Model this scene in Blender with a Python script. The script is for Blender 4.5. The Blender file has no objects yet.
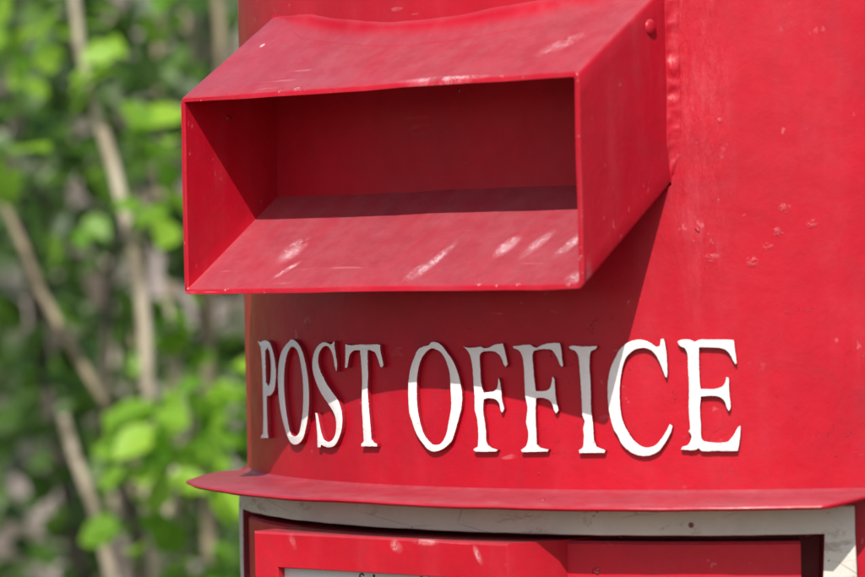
import bpy, bmesh, math, random
from mathutils import Vector, Matrix, noise
C = bpy.context.scene.collection
S = bpy.context.scene
PI = math.pi
Z0 = 1.15                                   # height of the ledge above the ground

# ---------------------------------------------------------------- camera
YAW, PITCH, ROLL = 0.70198, -0.00689, -0.02021
fw = Vector((-math.sin(YAW)*math.cos(PITCH), math.cos(YAW)*math.cos(PITCH), math.sin(PITCH)))
rt = fw.cross(Vector((0, 0, 1))).normalized(); up = rt.cross(fw)
c_, s_ = math.cos(ROLL), math.sin(ROLL)
rt, up = c_*rt + s_*up, -s_*rt + c_*up
cam = bpy.data.cameras.new('camera')
camo = bpy.data.objects.new('camera', cam); C.objects.link(camo)
m = Matrix((rt, up, -fw)).transposed().to_4x4()
CAM = Vector((0.71640, -1.04657, 0.07447 + Z0)); m.translation = CAM
camo.matrix_world = m
cam.sensor_width = 36; cam.lens = 3326.77/865*36
cam.clip_start = 0.05; cam.clip_end = 500
cam.dof.use_dof = True; cam.dof.focus_distance = 1.13
cam.dof.aperture_fstop = (cam.lens/1000)/0.0092
S.camera = camo

# ---------------------------------------------------------------- light
SAZ, SEL = 0.49531, 0.79859                 # from -y towards +x, elevation
w = bpy.data.worlds.new('World'); S.world = w; w.use_nodes = True
nt = w.node_tree; bg = nt.nodes['Background']
sky = nt.nodes.new('ShaderNodeTexSky'); sky.sky_type = 'NISHITA'; sky.sun_disc = False
sky.sun_elevation = SEL; sky.sun_rotation = PI - SAZ; sky.air_density = 1.0; sky.dust_density = 2.0
nt.links.new(sky.outputs[0], bg.inputs[0]); bg.inputs[1].default_value = 0.115
sl = bpy.data.lights.new('sun', 'SUN'); sl.energy = 4.3; sl.angle = math.radians(0.5); sl.color = (1, .965, .93)
so = bpy.data.objects.new('sun', sl); C.objects.link(so)
sd = Vector((math.sin(SAZ)*math.cos(SEL), -math.cos(SAZ)*math.cos(SEL), math.sin(SEL)))
so.rotation_euler = sd.to_track_quat('Z', 'Y').to_euler(); so.location = (1.5, -3, 5)
S.view_settings.view_transform = 'Standard'; S.view_settings.look = 'None'
S.view_settings.gamma = 1; S.view_settings.use_curve_mapping = False
S.view_settings.exposure = 0.26
S.cycles.use_denoising = True
S.cycles.max_bounces = 8
S.cycles.sample_clamp_indirect = 6

# ---------------------------------------------------------------- node helpers
class NT:
    def __init__(s, name):
        s.m = bpy.data.materials.new(name); s.m.use_nodes = True
        s.t = s.m.node_tree; s.b = s.t.nodes['Principled BSDF']; s.out = s.t.nodes['Material Output']
    def n(s, typ, **kw):
        o = s.t.nodes.new(typ)
        for k, v in kw.items(): setattr(o, k, v)
        return o
    def put(s, sock, v):
        if isinstance(v, bpy.types.NodeSocket): s.t.links.new(v, sock)
        elif v is not None: sock.default_value = v
    def co(s): return s.n('ShaderNodeTexCoord').outputs['Object']
    def mapped(s, scale=(1, 1, 1), loc=(0, 0, 0), rot=(0, 0, 0)):
        o = s.n('ShaderNodeMapping'); s.put(o.inputs[0], s.co())
        o.inputs['Scale'].default_value = scale; o.inputs['Location'].default_value = loc; o.inputs['Rotation'].default_value = rot
        return o.outputs[0]
    def noise(s, vec, scale, detail=4, rough=.55, dist=0):
        o = s.n('ShaderNodeTexNoise'); s.put(o.inputs['Vector'], vec); o.inputs['Scale'].default_value = scale
        o.inputs['Detail'].default_value = detail; o.inputs['Roughness'].default_value = rough; o.inputs['Distortion'].default_value = dist
        return o.outputs['Fac']
    def ramp(s, v, lo, hi, a=0., b=1.):
        o = s.n('ShaderNodeMapRange'); o.interpolation_type = 'SMOOTHSTEP'
        s.put(o.inputs[0], v); o.inputs[1].default_value = lo; o.inputs[2].default_value = hi
        o.inputs[3].default_value = a; o.inputs[4].default_value = b
        return o.outputs[0]
    def math(s, op, a, b=None):
        o = s.n('ShaderNodeMath', operation=op); s.put(o.inputs[0], a); s.put(o.inputs[1], b)
        return o.outputs[0]
    def mix(s, f, a, b):
        o = s.n('ShaderNodeMix', data_type='RGBA'); s.put(o.inputs[0], f)
        for k, v in ((6, a), (7, b)):
            s.put(o.inputs[k], (*v, 1) if isinstance(v, tuple) and len(v) == 3 else v)
        return o.outputs[2]
    def dots(s, vec, scale, size, sparse):
        """irregular small specks: 1 inside a speck; sparse = share of cells that carry one"""
        o = s.n('ShaderNodeTexVoronoi', feature='F1'); s.put(o.inputs['Vector'], vec); o.inputs['Scale'].default_value = scale
        sep = s.n('ShaderNodeSeparateColor'); s.put(sep.inputs[0], o.outputs['Color'])
        a = s.ramp(o.outputs['Distance'], size, size*.6)
        k = s.math('LESS_THAN', sep.outputs[0], sparse)
        return s.math('MULTIPLY', a, k)
    def spot(s, loc, half, rz=0.):
        """soft elliptical blot at a place on the object"""
        o = s.n('ShaderNodeMapping', vector_type='TEXTURE'); s.put(o.inputs[0], s.co())
        o.inputs['Location'].default_value = loc; o.inputs['Scale'].default_value = half; o.inputs['Rotation'].default_value = rz if isinstance(rz, tuple) else (0, 0, rz)
        l = s.n('ShaderNodeVectorMath', operation='LENGTH'); s.put(l.inputs[0], o.outputs[0])
        return s.ramp(l.outputs['Value'], 1.15, .25)
    def bump(s, h, strength=.3, dist=.001, prev=None):
        o = s.n('ShaderNodeBump'); o.inputs['Strength'].default_value = strength; o.inputs['Distance'].default_value = dist
        s.put(o.inputs['Height'], h)
        if prev is not None: s.put(o.inputs['Normal'], prev)
        return o.outputs[0]

def simple(name, col, rough=.6, nscale=8, amt=.25, bstr=.2, bdist=.002, metal=0):
    a = NT(name); v = a.co(); f = a.noise(v, nscale)
    d = tuple(x*(1-amt) for x in col); l = tuple(min(1, x*(1+amt)) for x in col)
    a.put(a.b.inputs['Base Color'], a.mix(f, d, l)); a.b.inputs['Roughness'].default_value = rough
    a.b.inputs['Metallic'].default_value = metal
    a.put(a.b.inputs['Normal'], a.bump(a.noise(v, nscale*8), bstr, bdist))
    return a.m

RED = (.48, .0056, .0195)
def red_paint(name, base=RED, fade=.35, rough=.36, spots=(), chips=.05, smear=False, stain_col=(.72, .50, .50), dirt=.5, bulge=0., dust=.6, scr=.3, rim=None):
    a = NT(name); v = a.co()
    big = a.noise(v, 14, 5, .6); streak = a.noise(a.mapped((60, 60, 9)), 1, 4, .6); fine = a.noise(v, 420, 3, .6); mid = a.noise(v, 90, 5, .65, .5)
    col = a.mix(a.ramp(big, .32, .68), tuple(x*.84 for x in base), base)
    col = a.mix(a.ramp(a.noise(v, 150, 6, .75), .3, .7), col, a.mix(.10, col, (.10, .004, .012)))
    # chalky fading in loose patches
    pk = a.math('MULTIPLY', a.ramp(streak, .40, .85), a.ramp(mid, .3, .75, .4, 1.))
    col = a.mix(a.math('MULTIPLY', pk, fade*.45), col, (.50, .075, .095))
    # dust lying on whatever faces up
    tc = a.n('ShaderNodeTexCoord'); sn = a.n('ShaderNodeSeparateXYZ'); a.put(sn.inputs[0], tc.outputs['Normal'])
    du = a.math('MULTIPLY', a.ramp(sn.outputs[2], .35, .8), a.ramp(a.noise(a.mapped((1, .45, .45)), 48, 6, .65, .8), .25, .75, .68, 1.))
    col = a.mix(a.math('MULTIPLY', du, dust), col, a.mix(a.ramp(a.noise(v, 110, 5, .7), .35, .65), (.285, .050, .066), (.31, .072, .088)))
    # fine scratches
    sx = a.noise(a.mapped((900, 900, 900), rot=(.3, .2, .9)), .03, 2, .5); lines = a.noise(a.mapped((26, 620, 300), rot=(.1, .3, -.9)), 1, 2, .5)
    lm = a.math('MULTIPLY', a.ramp(lines, .665, .70), a.ramp(a.noise(v, 38, 3, .6), .52, .62)); col = a.mix(a.math('MULTIPLY', lm, scr), col, (.56, .22, .24))
    # grime clouds
    g = a.math('MULTIPLY', a.ramp(a.noise(v, 33, 6, .7, 1.2), .50, .74), .24*dirt*2)
    col = a.mix(g, col, (.20, .02, .03))
    nrm = a.bump(a.noise(a.mapped((1, 1, 1)), 26, 3, .5), .35, .0022 + bulge)
    nrm = a.bump(mid, .28, .0006, nrm)
    nrm = a.bump(fine, .22, .0003, nrm)
    warp = a.n('ShaderNodeVectorMath', operation='ADD'); a.put(warp.inputs[0], v)
    nz = a.n('ShaderNodeTexNoise'); nz.inputs['Scale'].default_value = 300; a.put(nz.inputs['Vector'], v)
    sc = a.n('ShaderNodeVectorMath', operation='SCALE'); a.put(sc.inputs[0], nz.outputs['Color']); sc.inputs['Scale'].default_value = .0035
    a.put(warp.inputs[1], sc.outputs[0]); wv = warp.outputs[0]
    ch = a.math('MAXIMUM', a.dots(wv, 95, .12, chips), a.dots(wv, 210, .16, chips*.8))
    chc = a.n('ShaderNodeTexNoise'); chc.inputs['Scale'].default_value = 900; a.put(chc.inputs['Vector'], v)
    col = a.mix(a.math('MULTIPLY', ch, .6), col, a.mix(a.ramp(chc.outputs['Fac'], .42, .55), (.38, .03, .035), (.58, .17, .18)))
    nrm = a.bump(ch, .8, .0012, nrm)
    if smear:
        # dragged body filler beside the weld on the curved wall
        mk = a.spot((.094, -.178, .125), (.012, .03, .085), 0)
        st = a.noise(a.mapped((190, 190, 42), rot=(0, .30, 0)), 1, 5, .65, .15)
        nrm = a.bump(a.math('MULTIPLY', mk, st), .45, .003, nrm)
        col = a.mix(a.math('MULTIPLY', a.math('MULTIPLY', mk, a.ramp(st, .45, .7)), .2), col, (.58, .12, .14))
        # crusty, repainted paint round the lettering
        sep = a.n('ShaderNodeSeparateXYZ'); a.put(sep.inputs[0], v)
        band = a.math('MULTIPLY', a.ramp(sep.outputs[2], .004, .013), a.ramp(sep.outputs[2], .062, .05))
        cr = a.ramp(a.noise(v, 300, 5, .7, 1.2), .63, .70)
        cm = a.math('MULTIPLY', a.math('MULTIPLY', band, cr), a.ramp(a.noise(v, 60, 2), .5, .66))
        col = a.mix(a.math('MULTIPLY', cm, .55), col, (.70, .25, .26)); nrm = a.bump(cm, .9, .0010, nrm)
        for p, h in (((.1167, -.1624, .0905), .0017), ((.1121, -.1656, .0783), .0014), ((.1148, -.1638, .083), .0015), ((.0963, -.1753, .0750), .0016), ((.1078, -.1685, .0735), .0018), ((.1235, -.1573, .0853), .0016), ((.0998, -.1733, .119), .0009)):
            q = a.spot(p, (h*1.3, h*1.3, h), 0)
            q = a.math('MULTIPLY', q, a.ramp(a.noise(v, 650, 3, .7), .42, .6))
            col = a.mix(a.math('MULTIPLY', q, .45), col, (.46, .09, .10)); nrm = a.bump(q, .5, .0006, nrm)
    if rim:
        # bare, knocked front edge of the sheet metal
        sep = a.n('ShaderNodeSeparateXYZ'); a.put(sep.inputs[0], v)
        em = a.math('MULTIPLY', a.ramp(sep.outputs[1], rim+.0011, rim+.0002), a.ramp(a.noise(v, 210, 5, .75), .60, .66))
        col = a.mix(a.math('MULTIPLY', em, .8), col, a.mix(a.ramp(a.noise(v, 330, 3), .45, .6), (.16, .03, .025), (.60, .30, .30))); nrm = a.bump(em, -.5, .0005, nrm)
    for p, h, r, k in spots:
        q = a.spot(p, h, r)
        q = a.math('MULTIPLY', q, a.math('MAXIMUM', a.ramp(a.noise(v, 330, 7, .8, .5), .44, .60), a.math('MULTIPLY', a.ramp(a.noise(v, 120, 4), .35, .65), .5)))
        col = a.mix(a.math('MULTIPLY', q, k), col, stain_col)
    a.put(a.b.inputs['Base Color'], col)
    a.put(a.b.inputs['Roughness'], a.math('ADD', a.ramp(mid, .3, .7, -.05, .08), a.math('ADD', a.math('MULTIPLY', pk, .2), rough)))
    a.put(a.b.inputs['Normal'], nrm); a.b.inputs['Specular IOR Level'].default_value = .27
    a.b.inputs['Coat Weight'].default_value = .06; a.b.inputs['Coat Roughness'].default_value = .22
    return a.m

def paint_white(name, col, rust=.3, red_sides=False):
    a = NT(name); v = a.co()
    n1 = a.noise(v, 45, 5, .65, .6); n2 = a.noise(v, 240, 4, .7)
    c = a.mix(a.ramp(n1, .35, .7), tuple(x*.9 for x in col), col)
    c = a.mix(a.math('MULTIPLY', a.ramp(a.noise(v, 130, 6, .75, .7), .60, .72), rust), c, (.34, .16, .11))
    if not red_sides:
        c = a.mix(a.math('MULTIPLY', a.ramp(a.noise(a.mapped((1, 1, 2.5)), 55, 6, .7, .4), .57, .66), .55), c, (.27, .20, .16))
        c = a.mix(a.ramp(a.noise(v, 170, 6, .8, .3), .655, .68), c, (.17, .035, .03))
    ch = a.dots(v, 120, .14, .06)
    c = a.mix(ch, c, (.16, .05, .04))
    # hairline cracks
    ck = a.n('ShaderNodeTexVoronoi', feature='DISTANCE_TO_EDGE'); a.put(ck.inputs['Vector'], a.mapped((16, 16, 60))); ck.inputs['Scale'].default_value = 1.6
    cm = a.math('MULTIPLY', a.ramp(ck.outputs['Distance'], .012, .004), a.ramp(a.noise(v, 28, 2), .5, .58))
    if not red_sides: c = a.mix(a.math('MULTIPLY', cm, .45), c, (.10, .05, .04))
    if red_sides:
        # only the faces of the letters were picked out in white; it ran a little over the edge
        ge = a.n('ShaderNodeNewGeometry'); ra = a.n('ShaderNodeVectorMath', operation='MULTIPLY'); a.put(ra.inputs[0], v); ra.inputs[1].default_value = (1, 1, 0)
        rn = a.n('ShaderNodeVectorMath', operation='NORMALIZE'); a.put(rn.inputs[0], ra.outputs[0])
        dp = a.n('ShaderNodeVectorMath', operation='DOT_PRODUCT'); a.put(dp.inputs[0], rn.outputs[0]); a.put(dp.inputs[1], ge.outputs['True Normal'])
        th = a.math('ADD', dp.outputs['Value'], a.ramp(a.noise(v, 170, 3, .6), .45, .75, 0, .7))
        c = a.mix(a.ramp(th, .80, .74), c, (.30, .008, .02))
        c = a.mix(a.ramp(a.noise(v, 480, 4, .7), .68, .72), c, (.42, .03, .05))
    a.put(a.b.inputs['Base Color'], c); a.b.inputs['Roughness'].default_value = .5
    n = a.bump(n1, .4, .0015); n = a.bump(n2, .3, .0004, n); n = a.bump(ch, -.6, .0008, n)
    a.put(a.b.inputs['Normal'], n)
    return a.m

# ---------------------------------------------------------------- object helpers
def tag(o, label=None, cat=None, group=None, kind=None):
    if label: o['label'] = label
    if cat: o['category'] = cat
    if group: o['group'] = group
    if kind: o['kind'] = kind
    return o
def empty(name, loc=(0, 0, 0)):
    o = bpy.data.objects.new(name, None); C.objects.link(o); o.location = loc; o.empty_display_size = .1
    return o
def obj(name, vs, fs, mat, parent=None, loc=(0, 0, 0), smooth=40, weld=True):
    me = bpy.data.meshes.new(name); me.from_pydata([tuple(v) for v in vs], [], fs)
    bm = bmesh.new(); bm.from_mesh(me)
    if weld: bmesh.ops.remove_doubles(bm, verts=bm.verts, dist=1e-6)
    bmesh.ops.recalc_face_normals(bm, faces=bm.faces)
    bm.to_mesh(me); bm.free()
    me.materials.append(mat)
    if smooth:
        me.shade_smooth()
        try: me.set_sharp_from_angle(angle=math.radians(smooth))
        except Exception: pass
    o = bpy.data.objects.new(name, me); C.objects.link(o)
    if parent: o.parent = parent
    o.location = loc
    return o
def grid(rows, close_u=False, close_v=False):
    """rows of equal length -> verts, quads"""
    nu = len(rows); nv = len(rows[0]); vs = [p for r in rows for p in r]; fs = []
    for i in range(nu if close_u else nu-1):
        for j in range(nv if close_v else nv-1):
            i2, j2 = (i+1) % nu, (j+1) % nv
            fs.append((i*nv+j, i*nv+j2, i2*nv+j2, i2*nv+j))
    return vs, fs
def cyl(r, th, z): return Vector((r*math.sin(th), -r*math.cos(th), z))
D2 = math.radians
def fbm(p, s): return noise.fractal(Vector(p)*s, 1., 2., 3)

# ================================================================ the post box
R = .2
HW, HD, HZT, HZB, HST, HSB, HYB, HX = .08656, .22822, .13384, .06596, .63312, .68927, .18192, -.00105
XL, XR = HX-HW, HX+HW
def ycyl(x): return -math.sqrt(R*R-x*x)
def ztop(y): return HZT + HST*(y+HD)
def zbot(y): return HZB + HSB*(y+HD)

M_body = red_paint('red_paint_on_the_drum', smear=True, chips=.012, fade=.4)
M_hood = red_paint('red_paint_on_the_hood', fade=.75, chips=.018, rough=.33, dust=.88, rim=-.22822, stain_col=(.62, .42, .44), spots=[
    ((-.0535, -.2090, .0792), (.0050, .0075, .012), .0, .75), ((-.0475, -.2190, .0722), (.0016, .0058, .012), -.6, .9),
    ((.0160, -.2155, .0747), (.0026, .0100, .012), -.25, .75), ((.0125, -.2215, .0706), (.0035, .0060, .012), -.4, .45), ((.0412, -.2100, .0785), (.0036, .0058, .012), -.25, 1.),
    ((.0530, -.2092, .0791), (.0030, .0080, .012), -.3, .6), ((.0668, -.2090, .0792), (.0028, .0075, .012), -.3, .85), ((.0815, -.2250, .0681), (.0050, .0030, .012), 0, .85),
    ((-.0754, -.1994, .1521), (.0012, .0012, .005), 0, 1.4), ((-.0341, -.2272, .1345), (.0013, .0010, .004), 0, 1.4), ((.0663, -.2127, .1437), (.0090, .0040, .01), .7, .45),
    ((.030, -.2275, .1345), (.02, .0012, .004), 0, .7)])
M_inner = red_paint('red_paint_on_the_back_plate', fade=.2, chips=.02, rough=.5, scr=.12)
M_ledge = red_paint('red_paint_on_the_ledge', dust=.8, fade=.9, chips=.14, rough=.34)
M_door = red_paint('red_paint_on_the_door', base=(.60, .008, .026), fade=.25, chips=.02)
M_box = red_paint('red_paint_on_the_notice_case', base=(.53, .0070, .0195), fade=.5, chips=.03, spots=[((-.0035, -.2165, -.0180), (.0030, .01, .0022), (0, .5, 0), .45), ((.0090, -.2165, -.0162), (.006, .01, .0012), 0, .5), ((.0314, -.2165, -.0195), (.0014, .01, .0036), (0, -.5, 0), .6), ((-.0500, -.2165, -.0180), (.0015, .01, .0035), (0, -.4, 0), .2)])
M_jamb = red_paint('dark_red_paint_inside_the_doorway', base=(.20, .010, .018), fade=.3, rough=.5)
M_cream = paint_white('cream_paint', (.67, .62, .54), .35)
M_letter = paint_white('white_letter_paint', (.86, .845, .80), .4, True)
M_black = simple('black_paint', (.03, .03, .03), .5)

box = empty('post_box')
tag(box, 'round red post box with a square hooded mouth and raised white POST OFFICE lettering', 'post box')
UP = (0, 0, Z0)

# ---- drum: curved steel wall with the hole behind the mouth
th_l, th_r = math.asin(XL/R), math.asin(XR/R)
TOPZ = .33
ths = sorted([th_l, th_r] + [th_l + (th_r-th_l)*i/40 for i in range(1, 40)] + [th_r + (2*PI-(th_r-th_l))*i/110 for i in range(1, 110)])
zs_low = [0, .012, .03, .05, .068]; vs = []; fs = []; idx = {}
def V(th, z, r=R):
    k = (round(th, 5), round(z, 5), round(r, 5))
    if k not in idx: idx[k] = len(vs); vs.append(cyl(r, th, z))
    return idx[k]
def column(th, hole):
    """list of z up this column; the hole is between entries 6 and 7"""
    y = -R*math.cos(th)
    zl, zh = zbot(y), ztop(y)
    if not hole: zl, zh = .092, .155
    lo = [zl*k/6 for k in range(7)]; hi = [zh + (TOPZ-zh)*k/8 for k in range(9)]
    return lo, hi
N = len(ths)
for i in range(N):
    a, b = ths[i], ths[(i+1) % N]
    inside = a >= th_l-1e-6 and b <= th_r+1e-6 and b > a
    la, ha = column(a, th_l-1e-6 <= a <= th_r+1e-6); lb, hb = column(b, th_l-1e-6 <= b <= th_r+1e-6)
    ca, cb = la+ha, lb+hb
    for k in range(len(ca)-1):
        if inside and k == 6: continue
        fs.append((V(a, ca[k]), V(b, cb[k]), V(b, cb[k+1]), V(a, ca[k+1])))
# very slight waviness of beaten sheet
for k, p in enumerate(vs):
    pass
body = obj('drum', vs, fs, M_body, box, UP, 30)

# ---- lower drum with the doorway in it
Rd = R
A_OUT, A_IN, Z_FR = D2(41.4), D2(38.6), -.0136
rows = []
for i in range(0, 121):
    t = A_OUT-.01 + (2*PI-2*A_OUT+.02)*i/120
    rows.append([cyl(Rd, t, -.001), cyl(Rd, t, -.3), cyl(Rd, t, -.7), cyl(Rd, t, -1.10)])
v, f = grid(rows)
n0 = len(v); r2 = []
for i in range(0, 41):
    t = -A_OUT-.01 + (2*A_OUT+.02)*i/40
    r2.append([cyl(Rd, t, -.80), cyl(Rd, t, -1.10)])
v2, f2 = grid(r2); v += v2; f += [tuple(n0+q for q in g) for g in f2]
obj('lower_drum', v, f, M_body, box, UP, 30)

# recess wall behind the door
rows = [[cyl(.1890, -A_IN-.05 + (2*A_IN+.1)*i/40, z) for z in (-.002, -.3, -.802)] for i in range(41)]
v, f = grid(rows); obj('doorway_lining', v, f, M_jamb, box, UP)

# ---- cream door frame, one closed curved band
def arc_slab(r0, r1, t0, t1, z0, z1, n, bev=.0006):
    prof = [(r0, z0), (r1-bev, z0), (r1, z0+bev), (r1, z1-bev), (r1-bev, z1), (r0, z1)]
    rows = []
    ts = [t0 + (t1-t0)*i/n for i in range(n+1)]
    for t in ts: rows.append([cyl(r, t, z) for r, z in prof])
    v, f = grid(rows, close_v=True)
    L = len(prof); f.append(tuple(range(L))); f.append(tuple(n*L+k for k in reversed(range(L))))
    return v, f
def join(*parts):
    V_, F_ = [], []
    for v, f in parts:
        n = len(V_); V_ += v; F_ += [tuple(n+q for q in g) for g in f]
    return V_, F_
def wobble(v, amp, s=30, sel=lambda p: True):
    return [p + Vector((fbm(p, s), fbm(p+Vector((3, 1, 2)), s), fbm(p+Vector((7, 5, 1)), s)))*amp if sel(p) else p for p in v]
# frame outline in (angle, z): an upside-down U, built as a strip of quads with thickness
fr_top = arc_slab(.187, .2042, -A_OUT, A_OUT, Z_FR, -.0045, 70)
fr_l = arc_slab(.187, .2042, -A_OUT, -A_IN, -.78, Z_FR+.0001, 3)
fr_r = arc_slab(.187, .2042, A_IN, A_OUT, -.78, Z_FR+.0001, 3)
# butt ends meet inside the band: keep one continuous surface by building the outer face as a single grid instead
def u_frame():
    r0, r1 = .187, .2042
    angs = [-A_OUT, -A_OUT+.006, -A_OUT+.02, -A_OUT+.034, -A_IN] + [-A_IN + 2*A_IN*i/60 for i in range(1, 60)] + [A_IN, A_OUT-.034, A_OUT-.02, A_OUT-.006, A_OUT]
    zz = [-.0045, -.0075, -.0105, Z_FR] + [Z_FR - .02*i for i in range(1, 8)] + [-.25, -.40, -.60, -.78]
    cells = set(); W, H = len(angs)-1, len(zz)-1
    for i in range(W):
        for j in range(H):
            if j < 3 or i < 4 or i >= W-4: cells.add((i, j))
    def jit(a, z):
        p = cyl(R, a, z); edge = fbm(p, 90)*.00022
        return a + (fbm(p+Vector((1, 2, 3)), 260)*.0013/R if z < Z_FR-.001 and abs(abs(a)-.7) < .1 else 0), z + (edge if abs(z-Z_FR) < .0005 else 0)
    vv, ff = [], []; ix = {}; reveal = set()
    def q(i, j, r):
        k = (i, j, r)
        if k not in ix:
            a, z = jit(angs[i], zz[j]); ix[k] = len(vv); vv.append(cyl(r + (fbm((a*5, z*30, 1), 6)*.0003 if r == r1 else 0), a, z))
        return ix[k]
    for (i, j) in cells:
        ff.append((q(i, j, r1), q(i+1, j, r1), q(i+1, j+1, r1), q(i, j+1, r1)))
        for di, dj, e in ((-1, 0, ((i, j), (i, j+1))), (1, 0, ((i+1, j+1), (i+1, j))), (0, -1, ((i+1, j), (i, j))), (0, 1, ((i, j+1), (i+1, j+1)))):
            if (i+di, j+dj) not in cells:
                (a, b), (c, d) = e
                ff.append((q(a, b, r1), q(a, b, r0), q(c, d, r0), q(c, d, r1))); reveal.add(len(ff)-1) if dj != -1 else None
    return vv, ff, reveal
v, f, rv = u_frame()
fo = obj('door_frame', v, f, M_cream, box, UP, 35); fo.data.materials.append(M_jamb)
for k in rv: fo.data.polygons[k].material_index = 1
bv = fo.modifiers.new('bevel', 'BEVEL'); bv.width = .0007; bv.segments = 2; bv.limit_method = 'ANGLE'; bv.angle_limit = D2(50)

# ---- ledge (drip rim) that runs round the front and is cut back beyond the door
LR = ((0, .2238, -.0024), (30, .2243, -.0024), (38.3, .2250, -.0022), (41.2, .2160, -.0008), (43.5, .2085, 0), (48, .2036, .0002), (181, .2026, .0002))
def ledge_r(t):
    """(radius, height) of the outer edge: cut back beyond the door"""
    a = math.degrees(abs(t))
    for (a0, r0, z0), (a1, r1, z1) in zip(LR[:-1], LR[1:]):
        if a <= a1: k = (a-a0)/(a1-a0); return r0+(r1-r0)*k, z0+(z1-z0)*k
angs = [-PI + 2*PI*i/260 for i in range(261)] + [s*D2(x) for s in (-1, 1) for x in (37.9, 38.3, 38.7, 39.4, 40.2, 41.2, 42.2, 43.5, 45, 48)]
angs = sorted(set(round(a, 6) for a in angs))[:-1]
rows = []
for t in angs:
    ro, ze = ledge_r(t); n_ = fbm((math.sin(t)*R, math.cos(t)*R, 0), 55)*.0009 + fbm((math.sin(t)*R, math.cos(t)*R, 3), 14)*.0007
    zo = ze + fbm((math.sin(t)*R, math.cos(t)*R, 9), 24)*.0006; ro += n_*.5; q = (ro-R)
    prof = [(R-.004, .0008), (R+.0003, .0008), (R+min(.0012, q*.3), .0001), (R+min(.0026, q*.45), -.0002), (R+q*.5, (zo)*.5), (ro-.0008, zo), (ro-.0002, zo-.0004), (ro, zo-.0010), (ro-.0004, zo-.0015), (ro-.0012, zo-.0018), (R+q*.4, zo*.6-.0021), (R-.004, -.0030)]
    dz = -.0013*max(0, min(1, (abs(math.degrees(t))-42.5)/4))
    rows.append([cyl(r, t, z+dz) for r, z in prof])
v, f = grid(rows, close_u=True, close_v=True)
obj('ledge', v, f, M_ledge, box, UP, 50)

# ---- door leaf and the notice case on it
v, f = arc_slab(.189, .2025, D2(-37.4), D2(36.5), -.775, -.0157, 60, .0010)
door = obj('door', v, f, M_door, box, UP, 40)
# notice case: flat-fronted box with sloped ends, window cut in the front
cx0, cx1, cy, cz1, cz0 = -.0684, .0440, -.2165, -.0153, -.235
def case():
    wx0, wx1, wz1, wz0 = cx0+.0109, cx1-.0115, cz1-.0118, cz0+.014
    b = .0008; yb = -.150; dp = .0038; vv = []; ff = []
    def ring(x0, x1, z0, z1, y, yr=None):
        n = len(vv); vv.extend([Vector((x0, y, z0)), Vector((x1, y, z0)), Vector((x1, y, z1)), Vector((x0, y, z1))]); return n
    a = [ring(cx0+.0002, cx1+.0085, cz0, cz1, -.172)]
    a.append(ring(cx0, cx1+.0078, cz0, cz1, -.2000))
    a.append(ring(cx0, cx1, cz0, cz1, cy+b)); a.append(ring(cx0+b, cx1-b, cz0+b, cz1-b, cy))
    a.append(ring(wx0, wx1, wz0, wz1, cy)); a.append(ring(wx0+.0003, wx1-.0003, wz0+.0003, wz1-.0003, cy+.0003)); a.append(ring(wx0+.0003, wx1-.0003, wz0+.0003, wz1-.0003, cy+dp))
    for p, q in zip(a[:-1], a[1:]):
        for k in range(4): ff.append((p+k, p+(k+1) % 4, q+(k+1) % 4, q+k))
    return vv, ff, (wx0, wx1, wz0, wz1, cy+dp)
v, f, (wx0, wx1, wz0, wz1, wy) = case()
nc = obj('notice_case', v, f, M_box, box, UP, 30)
card = NT('notice_card_paper'); card.put(card.b.inputs['Base Color'], card.mix(card.noise(card.co(), 40), (.60, .63, .62), (.68, .70, .69))); card.b.inputs['Roughness'].default_value = .35
v = [Vector((wx0-.002, wy-.0004, wz0-.002)), Vector((wx1+.002, wy-.0004, wz0-.002)), Vector((wx1+.002, wy-.0004, wz1+.002)), Vector((wx0-.002, wy-.0004, wz1+.002))]
v += [p+Vector((0, .001, 0)) for p in v]
cardo = obj('notice_card', v, [(0, 1, 2, 3), (7, 6, 5, 4), (0, 4, 5, 1), (1, 5, 6, 2), (2, 6, 7, 3), (3, 7, 4, 0)], card.m, nc, (0, 0, 0), 0)

# ---- hooded mouth: folded sheet, outer loop and inner loop, front rim rolled over
def rrect(x0, x1, n=3, r=.0016, inset=0.):
    """points (x, t) round a rectangle, t = 0 bottom .. 1 top with an offset in metres"""
    pts = []
    for cxn, tz, a0 in ((x1, 0, -90), (x1, 1, 0), (x0, 1, 90), (x0, 0, 180)):
        sx = -1 if cxn == x1 else 1; sz = 1 if tz == 0 else -1
        ccx = cxn + sx*(r+inset); off = sz*(r+inset)
        for k in range(n+1):
            a = D2(a0 + 90*k/n); pts.append((ccx + r*math.cos(a), tz, off + r*math.sin(a)))
    # straight runs
    out = []
    for i, p in enumerate(pts):
        q = pts[(i+1) % len(pts)]; out.append(p)
        if i % (n+1) == n:
            for k in range(1, 12):
                u = k/12
                if p[1] == q[1]: out.append((p[0]+(q[0]-p[0])*u, p[1], p[2]+(q[2]-p[2])*u))
                else: out.append((p[0]+(q[0]-p[0])*u, p[1]+(q[1]-p[1])*u, p[2]+(q[2]-p[2])*u))
    return out
def hood_pt(p, y):
    x, t, o = p; return Vector((x, y, (1-t)*zbot(y) + t*ztop(y) + o))
TH = .0020
outer = rrect(XL, XR, r=.0020); inner = rrect(XL, XR, r=.0006, inset=TH)
mid = rrect(XL, XR, r=.0016, inset=.0004)
rows = []
yend = -.1785
for k in range(0, 9):
    y = yend + (-HD+.0005-yend)*k/8; rows.append([hood_pt(p, y) for p in outer])
rows.append([hood_pt(p, -HD) for p in mid]); rows.append([hood_pt(p, -HD) for p in rrect(XL, XR, r=.0009, inset=TH-.0004)])
for k in range(0, 9):
    y = -HD+.0005 + (yend+HD-.0005)*k/8; rows.append([hood_pt(p, y) for p in inner])
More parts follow.
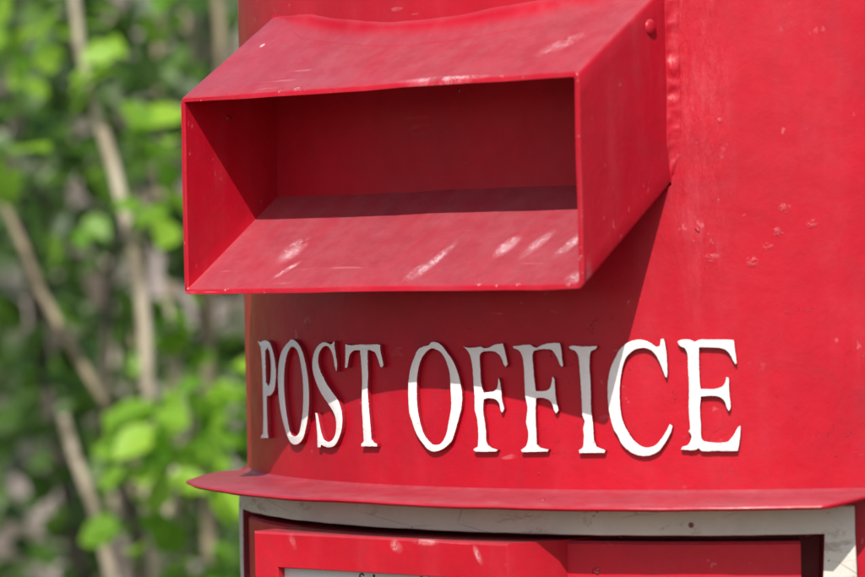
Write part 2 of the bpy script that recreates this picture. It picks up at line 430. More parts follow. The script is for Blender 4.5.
def dent(p):
    # sheet metal that is not quite flat
    d = fbm((p.x, p.y*.6, p.z), 16)*.0006
    e = fbm((p.x*1.3, 1.7, p.z), 45)*.00022
    return p + Vector((d*.5, e, d*.7+e))
rows = [[dent(p) for p in r] for r in rows]
v, f = grid(rows, close_v=True)
hood = obj('mouth_hood', v, f, M_hood, box, UP, 35)
# back plate closing the mouth
bp = [[Vector((XL+.001 + (XR-XL-.002)*i/24, HYB*-1 + fbm((i*.3, j*.4, 2), 1)*.0006, zbot(-HYB)-.001 + (ztop(-HYB)-zbot(-HYB)+.002)*j/10)) for j in range(11)] for i in range(25)]
v, f = grid(bp); obj('back_plate', v, f, M_inner, hood)
# rivet on the side plate
def dome(c, nrm, r, h, n=20, rings=5):
    nrm = nrm.normalized(); a = nrm.orthogonal().normalized(); b = nrm.cross(a); rows = []
    for k in range(rings+1):
        u = k/rings*PI/2; rr = r*math.cos(u); hh = h*math.sin(u)
        rows.append([c + a*rr*math.cos(2*PI*i/n) + b*rr*math.sin(2*PI*i/n) + nrm*hh for i in range(n)])
    v, f = grid(rows, close_v=True); return v, f
v, f = dome(Vector((XR-.0002, -.1905, .1490)), Vector((1, 0, 0)), .0027, .0016)
obj('rivet', v, f, M_hood, hood, (0, 0, 0), 60)

# ---- welds and filler where the hood meets the drum
def fillet(P, d1, d2, w1, w2, n=5, seed=0, rough=.0005):
    rows = []
    for i, p in enumerate(P):
        a = p + d1[i]*w1*(1+.18*fbm((i*.03, seed, 0), 1)); b = p + d2[i]*w2*(1+.22*fbm((i*.04, seed, 5), 1)); q = p; e_ = max(.02, min(1, (i+.0)/16, (len(P)-1-i)/7)) if seed != 2 else max(.05, min(1, i/14)); a = p + (a-p)*e_; b = p + (b-p)*e_
        if seed == 2: a = dent(a) - Vector((0, 0, .00018)); q = dent(q)
        row = [a - (d2[i])*.0008]
        for k in range(n+1):
            u = k/n; x = a*(1-u)**2 + q*2*u*(1-u)*.8 + b*u*u + (a*.5+b*.5)*2*u*(1-u)*.2
            nn = (d1[i]+d2[i]).normalized(); lump = fbm((p.x*1, p.y, p.z), 120)*rough + fbm((p.x+k*.001, p.y, p.z), 380)*rough*.6
            x = x + nn*lump*math.sin(PI*u)
            row.append(x)
        row.append(b - d1[i]*.0006); rows.append(row)
    return rows
n_ = 90; P, d1, d2 = [], [], []
for i in range(n_+1):
    y = ycyl(XR); z = zbot(y)+.001 + (ztop(y)-zbot(y)-.001)*i/n_
    P.append(Vector((XR, y, z))); d1.append(Vector((0, -1, 0))); t = math.asin(XR/R); d2.append(Vector((math.cos(t), math.sin(t), 0)))
v, f = grid(fillet(P, d1, d2, .0016, .0036, seed=1, rough=.0010)); obj('weld_seam', v, f, M_body, box, UP, 60)
P, d1, d2 = [], [], []
for i in range(n_+1):
    x = XL+.001 + (XR-XL-.001)*i/n_; y = ycyl(x); P.append(Vector((x, y, ztop(y)))); d1.append(Vector((0, -1, -HST)).normalized()); d2.append(Vector((0, 0, 1)))
v, f = grid(fillet(P, d1, d2, .0085, .0050, seed=2, rough=.00012)); obj('weld_seam', v, f, M_hood, box, UP, 60)
P, d1, d2 = [], [], []
for i in range(n_+1):
    y = ycyl(XL); z = zbot(y)+.001 + (ztop(y)-zbot(y)-.001)*i/n_
    P.append(Vector((XL, y, z))); d1.append(Vector((0, -1, 0))); t = math.asin(XL/R); d2.append(Vector((-math.cos(t), -math.sin(t), 0)))
v, f = grid(fillet(P, d1, d2, .0022, .0026, seed=4, rough=.0005)); obj('weld_seam', v, f, M_body, box, UP, 60)

# ---- cap and foot (above and below the frame of the photograph)
def lathe(name, prof, mat, n=96, parent=box, loc=UP):
    rows = [[cyl(max(r, .0004), 2*PI*i/n, z) for r, z in prof] for i in range(n)]
    v, f = grid(rows, close_u=True); return obj(name, v, f, mat, parent, loc, 35)
lathe('cap', [(.19, .325), (.226, .325), (.230, .330), (.230, .346), (.224, .352), (.205, .360), (.17, .385), (.12, .405), (.06, .416), (.0005, .42)], M_body)
lathe('foot', [(.0005, -1.15), (.235, -1.15), (.235, -1.10), (.228, -1.09), (.205, -1.085), (.202, -1.07), (.199, -1.07)], simple('black_foot_paint', (.03, .03, .03), .5))

# outlines of the lettering unrolled from the drum, in mm (along the curve, up)
LETTERS = [
 ('P', [[(-111.4,48.7),(-108.6,48.3),(-106.0,48.6),(-101.9,49.0),(-98.6,48.6),(-96.4,47.7),(-94.4,45.7),(-92.8,43.2),(-91.8,40.2),(-91.6,36.5),(-92.4,33.2),(-94.0,30.9),(-97.6,29.3),(-100.8,29.1),(-101.8,28.5),(-101.9,23.6),(-101.7,19.2),(-101.7,15.6),(-100.4,14.0),(-110.2,13.4),(-109.8,14.5),(-107.3,15.2),(-106.4,21.2),(-106.3,28.7),(-106.3,36.2),(-106.9,42.2),(-108.0,46.5),(-110.4,47.6)],[(-102.4,45.2),(-102.5,40.0),(-102.4,34.1),(-99.7,32.6),(-97.8,33.8),(-96.7,37.2),(-96.4,40.9),(-97.5,44.6),(-99.7,46.2)]]),
 ('O', [[(-79.3,48.7),(-77.2,49.6),(-74.2,49.2),(-70.7,47.5),(-68.1,44.6),(-66.3,40.7),(-64.9,35.6),(-64.5,30.6),(-65.0,24.8),(-66.5,20.4),(-69.0,15.6),(-72.3,13.3),(-75.9,12.6),(-79.2,13.2),(-82.3,15.5),(-84.7,18.7),(-87.0,22.7),(-89.0,28.5),(-89.6,35.1),(-88.5,41.0),(-86.4,44.4),(-83.3,46.8)],[(-76.4,46.9),(-79.4,45.6),(-82.3,41.9),(-83.8,36.7),(-83.9,30.8),(-82.6,24.3),(-80.7,19.2),(-78.8,16.3),(-75.7,15.6),(-72.7,16.7),(-71.0,19.5),(-69.4,24.6),(-68.7,30.5),(-69.0,36.3),(-70.5,42.1),(-72.7,45.7)]]),
 ('S', [[(-47.3,49.5),(-48.3,48.7),(-49.6,48.1),(-51.7,48.6),(-53.9,48.9),(-57.1,47.9),(-59.9,45.8),(-61.6,42.6),(-61.7,39.3),(-59.9,35.4),(-56.4,31.1),(-52.5,28.0),(-49.6,25.5),(-47.8,23.1),(-47.3,20.2),(-48.0,17.3),(-49.7,15.3),(-52.3,14.5),(-55.0,15.3),(-56.5,17.4),(-57.5,19.9),(-58.5,22.8),(-59.2,24.3),(-60.5,24.3),(-59.9,20.6),(-59.5,17.0),(-59.4,14.1),(-59.4,12.3),(-57.5,12.2),(-56.9,13.3),(-54.8,12.7),(-51.8,12.5),(-48.5,13.3),(-46.0,15.6),(-44.1,18.9),(-43.5,22.5),(-44.1,26.0),(-46.1,29.2),(-49.1,31.6),(-52.9,34.8),(-56.1,38.3),(-57.7,41.5),(-57.3,44.4),(-55.1,46.7),(-52.4,47.5),(-50.1,46.5),(-48.4,44.1),(-47.6,40.9),(-46.4,38.5),(-46.1,41.0),(-46.7,44.9),(-47.3,47.4)]]),
 ('T', [[(-41.0,48.3),(-40.0,48.1),(-37.2,47.9),(-33.4,48.2),(-29.9,48.2),(-25.6,48.3),(-22.5,48.2),(-22.4,46.1),(-21.6,43.3),(-21.1,41.2),(-21.7,40.4),(-22.7,40.6),(-23.9,43.3),(-25.2,45.4),(-27.3,46.1),(-28.9,46.2),(-29.0,41.8),(-28.9,37.6),(-29.3,33.4),(-29.0,28.4),(-28.5,23.5),(-28.1,19.3),(-27.9,16.1),(-26.6,15.1),(-25.1,14.6),(-25.1,13.6),(-33.4,13.4),(-33.4,14.3),(-32.0,15.3),(-32.3,20.6),(-32.6,26.3),(-32.6,30.5),(-32.2,36.2),(-32.5,41.8),(-33.0,46.1),(-36.1,46.0),(-38.4,44.7),(-39.4,42.5),(-40.1,40.2),(-41.5,40.0),(-41.2,43.1)]]),
 ('O', [[(-0.1,48.1),(1.0,49.0),(3.2,49.0),(5.5,47.9),(7.7,45.5),(9.9,43.0),(11.7,39.4),(12.8,35.8),(13.4,31.5),(13.0,27.1),(11.6,22.8),(10.2,19.1),(8.8,16.2),(6.0,14.0),(3.6,12.9),(0.8,12.5),(-1.5,13.3),(-3.8,15.3),(-5.5,17.1),(-7.1,19.6),(-8.3,22.5),(-9.4,25.4),(-9.7,29.8),(-9.6,34.9),(-8.5,40.0),(-6.8,43.7),(-4.9,46.5),(-2.5,47.6)],[(1.3,46.8),(-1.1,45.8),(-3.6,43.0),(-5.2,38.6),(-5.7,33.5),(-5.6,27.6),(-4.6,22.6),(-2.8,18.2),(-0.5,15.7),(1.8,14.8),(4.2,15.4),(6.3,18.0),(7.7,22.7),(8.8,27.8),(8.7,32.9),(8.4,38.7),(6.7,43.4),(4.5,45.9)]]),
 ('F', [[(14.1,47.7),(15.7,47.3),(18.3,47.2),(21.1,47.5),(22.6,47.0),(24.3,47.2),(26.8,48.2),(29.7,48.6),(30.3,46.6),(31.0,43.7),(31.4,41.6),(30.6,40.7),(29.8,41.6),(29.0,43.7),(27.1,45.5),(24.2,45.9),(21.7,45.6),(20.8,44.5),(20.9,40.1),(21.1,35.8),(21.7,33.3),(22.1,32.4),(25.6,32.8),(27.0,33.7),(27.5,35.5),(27.7,37.4),(28.3,36.2),(28.8,33.0),(29.0,30.1),(29.6,26.9),(28.9,25.7),(28.3,26.5),(27.8,28.7),(26.4,30.1),(23.9,30.4),(22.0,30.1),(21.7,26.5),(22.2,22.9),(22.6,19.3),(22.7,16.4),(23.9,14.6),(27.0,13.6),(26.4,13.0),(18.5,12.8),(17.3,13.6),(19.2,14.6),(19.5,17.8),(19.4,21.4),(19.0,24.3),(18.3,26.5),(18.3,30.8),(18.0,35.8),(17.7,40.9),(16.9,44.5),(15.7,46.3)]]),
 ('F', [[(33.3,47.6),(35.7,47.8),(38.1,48.1),(39.8,48.0),(41.9,47.1),(44.4,48.1),(47.5,48.6),(50.4,48.6),(50.9,46.5),(51.1,43.6),(51.5,41.1),(50.9,40.6),(50.3,41.4),(49.3,43.6),(47.5,46.1),(44.4,46.5),(41.2,46.0),(40.6,44.7),(40.8,40.1),(41.2,35.8),(41.6,32.9),(44.9,33.0),(46.4,33.8),(47.1,35.5),(47.4,37.6),(48.2,36.9),(48.4,33.3),(48.7,30.2),(49.5,26.6),(48.6,25.5),(47.8,26.6),(47.2,28.7),(45.6,30.2),(43.2,30.7),(41.5,30.5),(41.3,27.3),(41.3,23.0),(41.4,18.8),(41.5,15.5),(42.9,14.5),(45.8,13.9),(45.2,13.1),(36.1,12.9),(35.6,13.6),(37.5,15.0),(38.4,18.0),(38.1,20.9),(37.7,23.0),(38.3,27.3),(37.6,30.9),(37.4,35.1),(37.3,40.1),(36.8,44.1),(35.7,46.0),(33.7,46.9)]]),
 ('I', [[(53.4,47.2),(54.5,47.7),(57.5,47.4),(60.5,47.4),(63.3,47.5),(62.9,46.5),(61.2,45.8),(60.7,44.3),(60.5,40.0),(60.7,37.2),(60.8,31.5),(60.8,26.6),(61.1,24.1),(61.4,20.9),(61.5,17.4),(62.4,14.9),(65.4,13.7),(65.0,12.8),(59.8,12.8),(56.4,12.7),(56.2,13.7),(57.6,14.7),(58.0,18.1),(57.9,20.9),(58.4,23.1),(57.7,24.8),(57.5,30.1),(57.3,35.1),(57.0,40.0),(56.6,44.3),(55.6,45.9),(54.1,46.4)]]),
 ('C', [[(84.3,49.4),(85.3,49.5),(85.7,47.9),(86.1,44.2),(86.3,39.1),(86.1,37.0),(85.5,37.2),(84.6,39.8),(83.4,42.8),(82.0,45.0),(79.8,46.4),(77.5,46.5),(75.3,45.8),(73.2,44.0),(71.8,41.1),(70.9,37.0),(70.5,32.6),(70.6,27.4),(71.4,23.0),(73.2,19.3),(75.1,16.7),(77.7,14.9),(79.9,14.7),(82.2,15.6),(84.4,18.2),(86.0,20.7),(86.7,22.2),(87.6,21.4),(87.1,19.6),(85.5,16.7),(83.4,13.8),(81.0,12.3),(78.3,11.8),(75.3,12.3),(72.7,13.8),(70.6,16.0),(69.6,18.2),(68.4,20.1),(67.6,22.3),(66.7,26.7),(66.4,31.1),(66.6,36.3),(67.6,40.4),(69.2,43.7),(71.0,46.5),(73.4,48.4),(76.1,49.3),(78.7,49.2),(80.9,48.3),(82.8,47.0),(83.9,47.2)]]),
 ('E', [[(89.6,48.6),(91.3,49.2),(93.8,49.1),(95.2,48.5),(97.0,49.1),(101.0,49.0),(104.2,49.0),(107.7,48.8),(108.0,45.5),(108.5,41.5),(108.1,40.8),(107.4,41.9),(106.2,44.4),(104.5,45.9),(101.6,46.4),(96.6,46.5),(96.5,41.3),(96.6,36.3),(96.8,33.2),(100.7,33.2),(103.2,33.7),(104.6,35.1),(105.0,37.0),(105.9,36.7),(105.9,32.5),(106.3,27.5),(105.7,25.9),(105.0,27.1),(104.3,29.3),(102.7,30.6),(100.6,31.0),(96.9,30.8),(96.5,26.9),(96.7,21.8),(96.8,17.5),(97.5,16.6),(101.7,16.0),(105.0,16.3),(106.8,18.1),(108.3,20.6),(109.3,21.4),(109.1,18.1),(108.3,13.2),(101.7,13.3),(97.0,13.3),(95.8,14.3),(94.5,13.6),(90.0,13.9),(90.6,14.8),(92.4,15.4),(93.3,16.8),(93.5,18.6),(92.6,19.7),(93.2,20.4),(92.9,26.9),(93.1,34.1),(92.9,39.9),(92.8,44.3),(91.9,46.4),(90.5,47.0)]]),
]

def smooth_poly(P):
    n = len(P); P = [Vector(p) for p in P]; out = []; corner = []
    for i in range(n):
        a = (P[i]-P[i-1]); b = (P[(i+1) % n]-P[i]); corner.append(a.angle(b, 0) > D2(48))
    for i in range(n):
        p0, p1, p2, p3 = P[i-1], P[i], P[(i+1) % n], P[(i+2) % n]
        m1 = (p2-p0)*.5 if not corner[i] else (p2-p1)*.8; m2 = (p3-p1)*.5 if not corner[(i+1) % n] else (p2-p1)*.8
        L = (p2-p1).length; ns = max(2, min(9, int(L/.5)))
        m1 = m1.normalized()*min(m1.length, L); m2 = m2.normalized()*min(m2.length, L)
        for k in range(ns):
            t = k/ns; h = p1*(2*t**3-3*t*t+1) + m1*(t**3-2*t*t+t) + p2*(-2*t**3+3*t*t) + m2*(t**3-t*t)
            w_ = Vector((noise.noise(Vector((h.x, h.y, 0))*1.1), noise.noise(Vector((h.x, h.y, 9))*1.1)))*.07 + Vector((noise.noise(Vector((h.x, h.y, 3))*3.3), noise.noise(Vector((h.x, h.y, 6))*3.3)))*.07
            out.append(h + w_)
    return out
def letter(polys):
    cu = bpy.data.curves.new('letter', 'CURVE'); cu.dimensions = '2D'; cu.fill_mode = 'BOTH'
    for P in polys:
        Q = smooth_poly(P); sp = cu.splines.new('POLY'); sp.points.add(len(Q)-1)
        for k, q in enumerate(Q): sp.points[k].co = (q.x, q.y, 0, 1)
        sp.use_cyclic_u = True
    cu.extrude = .80; cu.bevel_depth = .16; cu.bevel_resolution = 1; cu.offset = -.20
    tmp = bpy.data.objects.new('tmp', cu); me = bpy.data.meshes.new_from_object(tmp)
    bpy.data.objects.remove(tmp); bpy.data.curves.remove(cu)
    bm = bmesh.new(); bm.from_mesh(me); bmesh.ops.remove_doubles(bm, verts=bm.verts, dist=1e-4)
    for vt in bm.verts:
        s, z, h = vt.co; t = s/1000/R
        hh = (h + .95)/1000
        vt.co = cyl(R+hh, t, z/1000 + (.00005*noise.noise(Vector((s, z, 0))) if h > 0 else 0))
    bmesh.ops.recalc_face_normals(bm, faces=bm.faces)
    bm.to_mesh(me); bm.free(); return me
for ch, polys in LETTERS:
    me = letter(polys); me.name = 'letter'; me.materials.append(M_letter)
    me.shade_smooth(); me.set_sharp_from_angle(angle=D2(40))
    o = bpy.data.objects.new('letter', me); C.objects.link(o); o.parent = box; o.location = UP
    o['label'] = 'raised white letter ' + ch

# printing on the notice card: only the tops of a few letters reach the picture
def stroke_letters(lines):
    """lines: polylines in mm on the card (x from its left edge, z down from the window top), pen width"""
    V_, F_ = [], []
    for pts, wd in lines:
        P = [Vector((wx0 + x/1000, wy-.0006, wz1 - z/1000)) for x, z in pts]; row = []
        for i, p in enumerate(P):
            d = (P[min(i+1, len(P)-1)]-P[max(i-1, 0)]).normalized(); nn = Vector((-d.z, 0, d.x))*wd/2000
            row.append([p-nn, p+nn, p+nn+Vector((0, .0004, 0)), p-nn+Vector((0, .0004, 0))])
        v, f = grid(row, close_v=True); n = len(V_); V_ += v; F_ += [tuple(n+q for q in g) for g in f]
    return V_, F_
def arc(cx_, cz_, r, a0, a1, n=8): return [(cx_+r*math.cos(D2(a0+(a1-a0)*k/n)), cz_-r*math.sin(D2(a0+(a1-a0)*k/n))) for k in range(n+1)]
LN = [[(arc(35.6, 2.0, .9, 20, 180) + [(34.7, 5.5)], .55), ([(33.9, 3.2), (36.0, 3.2)], .45)], [([(41.0, 1.1), (41.0, 5.5)], .8)], [([(61.9, .8), (61.9, 5.5)], .9)], [([(65.4, .8), (65.4, 5.5)], .9)]]
for ln in LN:
    v, f = stroke_letters(ln); obj('printed_letter', v, f, M_black, nc, (0, 0, 0), 0)

# ================================================================ the setting
def ground_mat():
    a = NT('dusty_ground'); v = a.co(); n = a.noise(v, 1.3, 6, .6)
    c = a.mix(a.ramp(n, .35, .65), (.10, .085, .06), (.17, .145, .11)); c = a.mix(a.ramp(a.noise(v, 30, 5, .7), .55, .7), c, (.14, .12, .08))
    a.put(a.b.inputs['Base Color'], c); a.b.inputs['Roughness'].default_value = .9
    a.put(a.b.inputs['Normal'], a.bump(a.noise(v, 20, 6, .7), .6, .03)); return a.m
gm = ground_mat()
rows = []
for i in range(-40, 41):
    r = []
    for j in range(-40, 41):
        sx = math.copysign(abs(i/40)**2.6*160, i); sy = math.copysign(abs(j/40)**2.6*160, j)
        d = math.hypot(sx, sy); z = max(0, d-1.2)*.02*noise.noise(Vector((sx, sy, 0))*.4) if d < 12 else .1*noise.noise(Vector((sx, sy, 0))*.1)
        r.append(Vector((sx, sy, z if d > 1 else 0)))
    rows.append(r)
v, f = grid(rows); tag(obj('ground', v, f, gm, None, (0, 0, 0), 60), kind='structure')

# a bank of bare earth and leaf litter rising behind the shrubs
bank = NT('earth_bank_soil'); v_ = bank.co()
cc = bank.mix(bank.ramp(bank.noise(v_, 7, 5, .65), .42, .6), (.09, .07, .05), (.36, .30, .27)); cc = bank.mix(bank.ramp(bank.noise(v_, 3.2, 3, .5), .5, .62), cc, (.045, .08, .025))
bank.put(bank.b.inputs['Base Color'], cc); bank.b.inputs['Roughness'].default_value = .95
bank.put(bank.b.inputs['Normal'], bank.bump(bank.noise(v_, 25, 5, .7), .8, .05))
VD = Vector((-.646, .763, 0)); LD = Vector((-.763, -.646, 0))
base0 = Vector((CAM.x, CAM.y, 0))
rows = []
for i in range(-30, 31):
    r = []
    for j in range(0, 16):
        p = base0 + VD*(5.6 + j*.28) - LD*(i*.28) + LD*.6
        p.z = -.1 + 2.8*(1-math.cos(min(1, j/13)*PI))/2 + .25*fbm((p.x, p.y, 0), .9) + .06*fbm((p.x, p.y, 0), 4)
        r.append(p)
    rows.append(r)
v, f = grid(rows); tag(obj('earth_bank', v, f, bank.m, None, (0, 0, 0), 80), kind='structure')

def leaf_mat(name, c1, c2, tr):
    a = NT(name); g = a.n('ShaderNodeNewGeometry'); rnd = g.outputs['Random Per Island']
    col = a.mix(rnd, c1, c2); a.put(a.b.inputs['Base Color'], col); a.b.inputs['Roughness'].default_value = .45; a.b.inputs['Specular IOR Level'].default_value = .4
    tl = a.n('ShaderNodeBsdfTranslucent'); a.put(tl.inputs[0], a.mix(rnd, tuple(x*1.5 for x in c1), tuple(x*1.6 for x in c2)))
    mx = a.n('ShaderNodeMixShader'); mx.inputs[0].default_value = tr
    a.t.links.new(a.b.outputs[0], mx.inputs[1]); a.t.links.new(tl.outputs[0], mx.inputs[2]); a.t.links.new(mx.outputs[0], a.out.inputs[0])
    return a.m
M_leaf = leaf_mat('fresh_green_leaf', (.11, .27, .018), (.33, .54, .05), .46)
M_leaf2 = leaf_mat('shaded_green_leaf', (.032, .082, .010), (.095, .19, .022), .34)  # darker copy of the leaf; shade in the planting is put into its colour
M_dry = leaf_mat('dead_brown_leaf', (.22, .17, .13), (.42, .35, .33), .1)
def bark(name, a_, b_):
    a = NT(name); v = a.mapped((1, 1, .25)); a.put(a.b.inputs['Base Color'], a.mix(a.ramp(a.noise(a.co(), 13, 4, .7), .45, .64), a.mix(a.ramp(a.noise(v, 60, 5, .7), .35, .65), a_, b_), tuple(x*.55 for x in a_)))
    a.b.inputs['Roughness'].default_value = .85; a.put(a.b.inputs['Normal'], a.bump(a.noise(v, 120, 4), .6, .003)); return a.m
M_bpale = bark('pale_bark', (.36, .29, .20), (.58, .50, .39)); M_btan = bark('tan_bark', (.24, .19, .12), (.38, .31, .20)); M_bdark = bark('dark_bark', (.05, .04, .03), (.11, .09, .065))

def tube(P, r0, r1, n=8):
    rows = []
    for i, p in enumerate(P):
        d = (P[min(i+1, len(P)-1)]-P[max(i-1, 0)]).normalized(); a = d.orthogonal().normalized(); b = d.cross(a)
        r = r0 + (r1-r0)*i/(len(P)-1); rows.append([p + (a*math.cos(2*PI*k/n) + b*math.sin(2*PI*k/n))*r*(1+.12*noise.noise(p*9+Vector((k, 0, 0)))) for k in range(n)])
    return grid(rows, close_v=True)
def bend(P, amp, seed, n=6):
    out = []
    for i in range(len(P)-1):
        for k in range(n):
            p = P[i].lerp(P[i+1], k/n); out.append(p + Vector((fbm(p+Vector((seed, 0, 0)), 2.2), fbm(p+Vector((0, seed, 0)), 2.2), 0))*amp)
    out.append(P[-1]); return out
def leaves(rng, centres, size):
    """one mesh of pointed oval leaves, each folded along its midrib and curved"""
    vs, fs = [], []
    for (c, rad, n) in centres:
        for _ in range(n):
            while True:
                q = Vector((rng.uniform(-1, 1), rng.uniform(-1, 1), rng.uniform(-1, 1)))
                if q.length < 1: break
            p = c + Vector((q.x*rad[0], q.y*rad[1], q.z*rad[2])); s = size*rng.uniform(.6, 1.25)
            d = Vector((rng.gauss(0, 1), rng.gauss(0, 1), rng.gauss(-.25, .6))).normalized()
            nn = Vector((rng.gauss(.25, .6), rng.gauss(-.45, .6), rng.gauss(.9, .5))); sd_ = d.cross(nn).normalized(); nn = sd_.cross(d)
            k = len(vs)
            prof = ((0, 0), (.22, .26), (.5, .36), (.78, .24), (1, 0))
            for t, hw in prof:
                m_ = p + d*(t*s) - nn*(.18*s*t*t)
                if hw == 0: vs.append(m_)
                else: vs.extend([m_ - sd_*(hw*s) + nn*(.10*s), m_, m_ + sd_*(hw*s) + nn*(.10*s)])
            b = k+1
            fs += [(k, b, b+1), (k, b+1, b+2)]
            for i in range(2):
                u = b+3*i; fs += [(u, u+3, u+4, u+1), (u+1, u+4, u+5, u+2)]
            u = b+6; e = b+9; fs += [(u, e, u+1), (u+1, e, u+2)]
    return vs, fs
def shrub(name, label, cat, loc, stems, clumps, size, leafm, seed, group=None):
    rng = random.Random(seed); root = empty(name, loc); tag(root, label, cat, group); L = Vector(loc)
    for P, r0, r1, mat in stems:
        v, f = tube([p-L for p in bend(P, .018, seed)], r0, r1); obj('stem', v, f, mat, root, (0, 0, 0), 60)
    v, f = leaves(rng, [(c-L, r, n) for c, r, n in clumps], size); obj('foliage', v, f, leafm, root, (0, 0, 0), 60, weld=False)
    return root

def g(a, h, d):
    """garden coordinates: metres left of the path to the box, height above the ground, metres along the path"""
    p = CAM + fw*d - rt*a; return Vector((p.x, p.y, 0)) + Vector((0, 0, h))
shrub('leafy_shrub', 'slender pale-stemmed shrub with bright sunlit leaves, nearest beside the post box', 'shrub', tuple(g(.215, 0, 2.52)),
  [([g(0.266, 1.449, 2.50), g(0.260, 1.392, 2.50), g(0.249, 1.348, 2.50), g(0.236, 1.302, 2.50), g(0.224, 1.243, 2.50), g(0.218, 1.198, 2.50), g(0.209, 1.117, 2.50), g(0.211, 1.059, 2.50), g(0.206, 1.014, 2.50), g(0.212, 0.939, 2.50), g(0.212, 0.292, 2.50)], 0.0038, 0.0061, M_bpale),
   ([g(0.286, 1.113, 2.60), g(0.277, 1.082, 2.60), g(0.262, 1.044, 2.60), g(0.250, 0.999, 2.60), g(0.241, 0.958, 2.60), g(0.221, 0.294, 2.60)], 0.0036, 0.0053, M_bpale),
   ([g(0.209, 1.201, 2.60), g(0.201, 1.157, 2.60), g(0.191, 1.100, 2.60), g(0.209, 1.006, 2.60), g(0.215, 0.333, 2.60)], 0.0027, 0.0043, M_bpale),
   ([g(0.385, 1.377, 2.60), g(0.338, 1.292, 2.60), g(0.306, 1.207, 2.60), g(0.274, 1.155, 2.60), g(0.242, 1.104, 2.60), g(0.221, 1.060, 2.60), g(0.213, 0.990, 2.60), g(0.217, 0.255, 2.60)], 0.0031, 0.0043, M_btan)],
  [(g(0.215, 1.101, 2.40), (0.028, 0.03, 0.025), 10),
   (g(0.179, 1.122, 2.45), (0.045, 0.04, 0.03), 24),
   (g(0.154, 1.124, 2.50), (0.03, 0.05, 0.03), 14),
   (g(0.197, 1.073, 2.45), (0.035, 0.04, 0.03), 14),
   (g(0.167, 1.086, 2.50), (0.04, 0.05, 0.035), 16),
   (g(0.223, 1.032, 2.45), (0.012, 0.03, 0.02), 4),
   (g(0.205, 1.331, 2.50), (0.018, 0.03, 0.014), 6),
   (g(0.199, 1.285, 2.50), (0.015, 0.03, 0.025), 7),
   (g(0.269, 1.407, 2.50), (0.03, 0.04, 0.02), 8),
   (g(0.236, 1.378, 2.50), (0.02, 0.03, 0.02), 4),
   (g(0.303, 1.390, 2.40), (0.02, 0.03, 0.02), 6),
   (g(0.287, 1.370, 2.40), (0.015, 0.02, 0.015), 3),
   (g(0.303, 1.316, 2.40), (0.015, 0.02, 0.02), 5),
   (g(0.290, 1.280, 2.70), (0.04, 0.05, 0.04), 8),
   (g(0.205, 1.185, 2.60), (0.02, 0.03, 0.05), 8),
   (g(0.190, 1.170, 2.60), (0.02, 0.03, 0.04), 6),
   (g(0.148, 1.000, 2.50), (0.04, 0.05, 0.02), 8),
   (g(0.236, 1.521, 2.60), (0.3, 0.2, 0.12), 70),
   (g(0.080, 1.157, 2.60), (0.07, 0.08, 0.3), 60),
   (g(-0.039, 1.197, 2.70), (0.15, 0.1, 0.4), 110),
   (g(0.189, 0.819, 2.70), (0.15, 0.2, 0.13), 50)], .033, M_leaf, 3)
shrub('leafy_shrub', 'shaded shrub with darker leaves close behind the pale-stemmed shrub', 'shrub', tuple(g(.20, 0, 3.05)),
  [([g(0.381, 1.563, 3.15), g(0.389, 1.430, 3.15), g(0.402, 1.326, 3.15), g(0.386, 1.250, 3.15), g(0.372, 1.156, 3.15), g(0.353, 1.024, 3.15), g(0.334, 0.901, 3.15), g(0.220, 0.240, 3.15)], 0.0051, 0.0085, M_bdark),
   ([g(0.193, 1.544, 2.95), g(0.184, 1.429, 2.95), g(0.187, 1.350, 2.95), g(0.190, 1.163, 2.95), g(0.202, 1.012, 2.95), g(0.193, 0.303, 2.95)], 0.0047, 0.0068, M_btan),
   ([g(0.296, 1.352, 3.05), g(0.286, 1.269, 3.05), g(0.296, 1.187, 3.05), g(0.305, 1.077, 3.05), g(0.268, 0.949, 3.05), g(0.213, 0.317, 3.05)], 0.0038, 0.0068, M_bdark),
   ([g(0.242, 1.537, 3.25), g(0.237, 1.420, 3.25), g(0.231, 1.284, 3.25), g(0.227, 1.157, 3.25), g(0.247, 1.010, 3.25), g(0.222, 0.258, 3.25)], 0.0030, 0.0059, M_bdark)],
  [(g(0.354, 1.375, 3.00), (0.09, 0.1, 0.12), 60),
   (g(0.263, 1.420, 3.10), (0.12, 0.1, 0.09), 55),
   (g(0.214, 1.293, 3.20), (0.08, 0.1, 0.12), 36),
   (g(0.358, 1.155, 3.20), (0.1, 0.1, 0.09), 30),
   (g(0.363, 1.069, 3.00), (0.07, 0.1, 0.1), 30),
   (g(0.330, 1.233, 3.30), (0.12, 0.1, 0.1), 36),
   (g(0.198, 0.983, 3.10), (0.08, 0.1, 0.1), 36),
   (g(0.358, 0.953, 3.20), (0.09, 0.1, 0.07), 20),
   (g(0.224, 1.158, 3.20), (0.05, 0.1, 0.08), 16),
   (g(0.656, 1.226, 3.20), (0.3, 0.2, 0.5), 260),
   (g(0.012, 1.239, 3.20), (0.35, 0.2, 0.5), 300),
   (g(0.320, 1.723, 3.20), (0.5, 0.3, 0.25), 240)], .038, M_leaf2, 5)

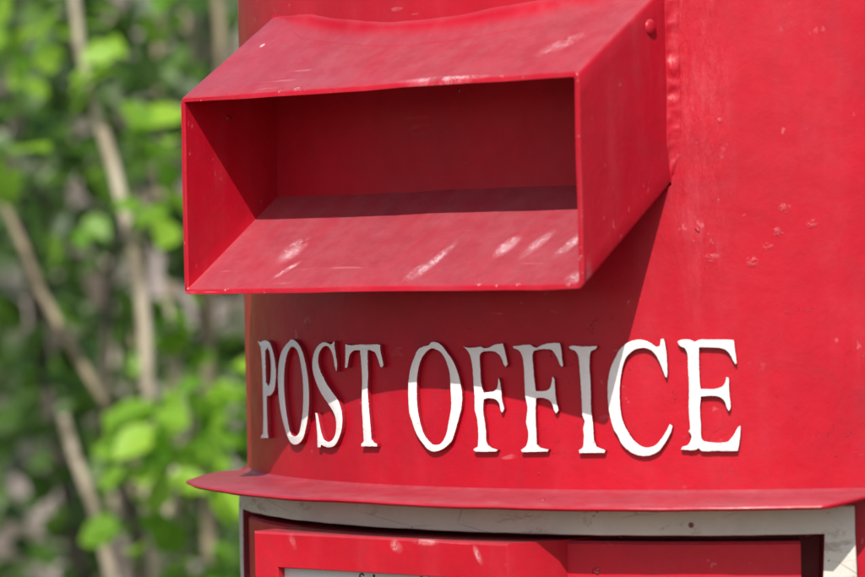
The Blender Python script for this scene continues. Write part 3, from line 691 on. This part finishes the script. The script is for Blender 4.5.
# the same planting carries on to both sides and behind
def side_shrub(a, d, label, seed, mat, h=2.2):
    rng = random.Random(seed); o = g(a, 0, d); st = []; cl = []
    for k in range(5):
        tp = o + Vector((rng.uniform(-.5, .5), rng.uniform(-.5, .5), h*rng.uniform(.75, 1)))
        st.append(([o + Vector((rng.uniform(-.08, .08), rng.uniform(-.08, .08), 0)), o.lerp(tp, .5) + Vector((rng.uniform(-.12, .12), rng.uniform(-.12, .12), 0)), tp], .016, .004, rng.choice((M_btan, M_bpale, M_bdark))))
        for j in range(9):
            u = rng.uniform(.15, 1); p = o.lerp(tp, u) + Vector((rng.uniform(-.25, .25), rng.uniform(-.25, .25), rng.uniform(-.1, .1)))
            cl.append((p, (.17, .17, .13), 34))
    shrub('leafy_shrub', label, 'shrub', tuple(o), st, cl, .05, mat, seed)
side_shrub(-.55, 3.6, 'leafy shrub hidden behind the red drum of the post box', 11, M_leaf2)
side_shrub(1.15, 3.4, 'leafy shrub beyond the left edge of the picture', 12, M_leaf)
side_shrub(-1.5, 3.3, 'leafy shrub to the right behind the post box', 13, M_leaf)
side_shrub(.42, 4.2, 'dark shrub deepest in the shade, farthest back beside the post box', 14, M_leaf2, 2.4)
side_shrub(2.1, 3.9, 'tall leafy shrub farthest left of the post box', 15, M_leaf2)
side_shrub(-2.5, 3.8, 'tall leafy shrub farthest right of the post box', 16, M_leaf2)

# low undergrowth and dead leaves over the bank
rng = random.Random(8); cl = []
for k in range(120):
    p = base0 + VD*rng.uniform(4.7, 8.2) - LD*rng.uniform(-3.2, 3.2); dd = (p-base0).dot(VD)
    j = (dd-5.6)/.28; p.z = max(0, -.1 + 2.8*(1-math.cos(min(1, max(0, j)/13)*PI))/2) + rng.uniform(0, .35)
    cl.append((p, (.28, .28, .22), 26))
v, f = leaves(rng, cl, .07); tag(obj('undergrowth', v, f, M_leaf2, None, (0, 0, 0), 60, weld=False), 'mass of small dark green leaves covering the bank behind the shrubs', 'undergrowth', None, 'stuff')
cl = []
for k in range(160):
    p = base0 + VD*rng.uniform(5.6, 8.4) - LD*rng.uniform(-3, 3); dd = (p-base0).dot(VD); j = (dd-5.6)/.28
    p.z = -.1 + 2.8*(1-math.cos(min(1, max(0, j)/13)*PI))/2 + .05; cl.append((p, (.3, .3, .08), 14))
v, f = leaves(rng, cl, .08); tag(obj('leaf_litter', v, f, M_dry, None, (0, 0, 0), 60, weld=False), 'dead brown leaves lying on the bank', 'leaf litter', None, 'stuff')

# unseen tree added to the left; its crown breaks up the sun over the planting
def tree(loc, crown, rad, seed, label):
    rng = random.Random(seed); root = empty('added_shade_tree', loc); tag(root, label, 'tree'); L = Vector(loc); c = Vector(crown)
    path = bend([L, L + Vector((.1, .1, 1.6)), L.lerp(c, .35) + Vector((0, 0, 1.9)), c-Vector((0, 0, .3))], .12, seed)
    v, f = tube([p-L for p in path], .11, .04, 12); obj('trunk', v, f, M_bdark, root, (0, 0, 0), 60)
    cl = []
    for k in range(17):
        while True:
            q = Vector((rng.uniform(-1, 1), rng.uniform(-1, 1), rng.uniform(-1, 1)))
            if q.length < 1: break
        p = c + Vector((q.x*rad[0], q.y*rad[1], q.z*rad[2])); cl.append((p, (.26, .26, .18), 46))
        if k % 4 == 0:
            v, f = tube([x-L for x in bend([c-Vector((0, 0, .3)), p], .1, seed+k)], .03, .008); obj('limb', v, f, M_bdark, root, (0, 0, 0), 60)
    v, f = leaves(rng, cl, .085); obj('crown', v, f, M_leaf2, root, (0, 0, 0), 60, weld=False)
tree((-3.3, -.6, 0), (-1.35+.332*3.6, 1.25-.616*3.6, 1.2+.714*3.6), (1.0, .9, .5), 21, 'unseen tree added on the left to shade the shrubs with its leafy crown')
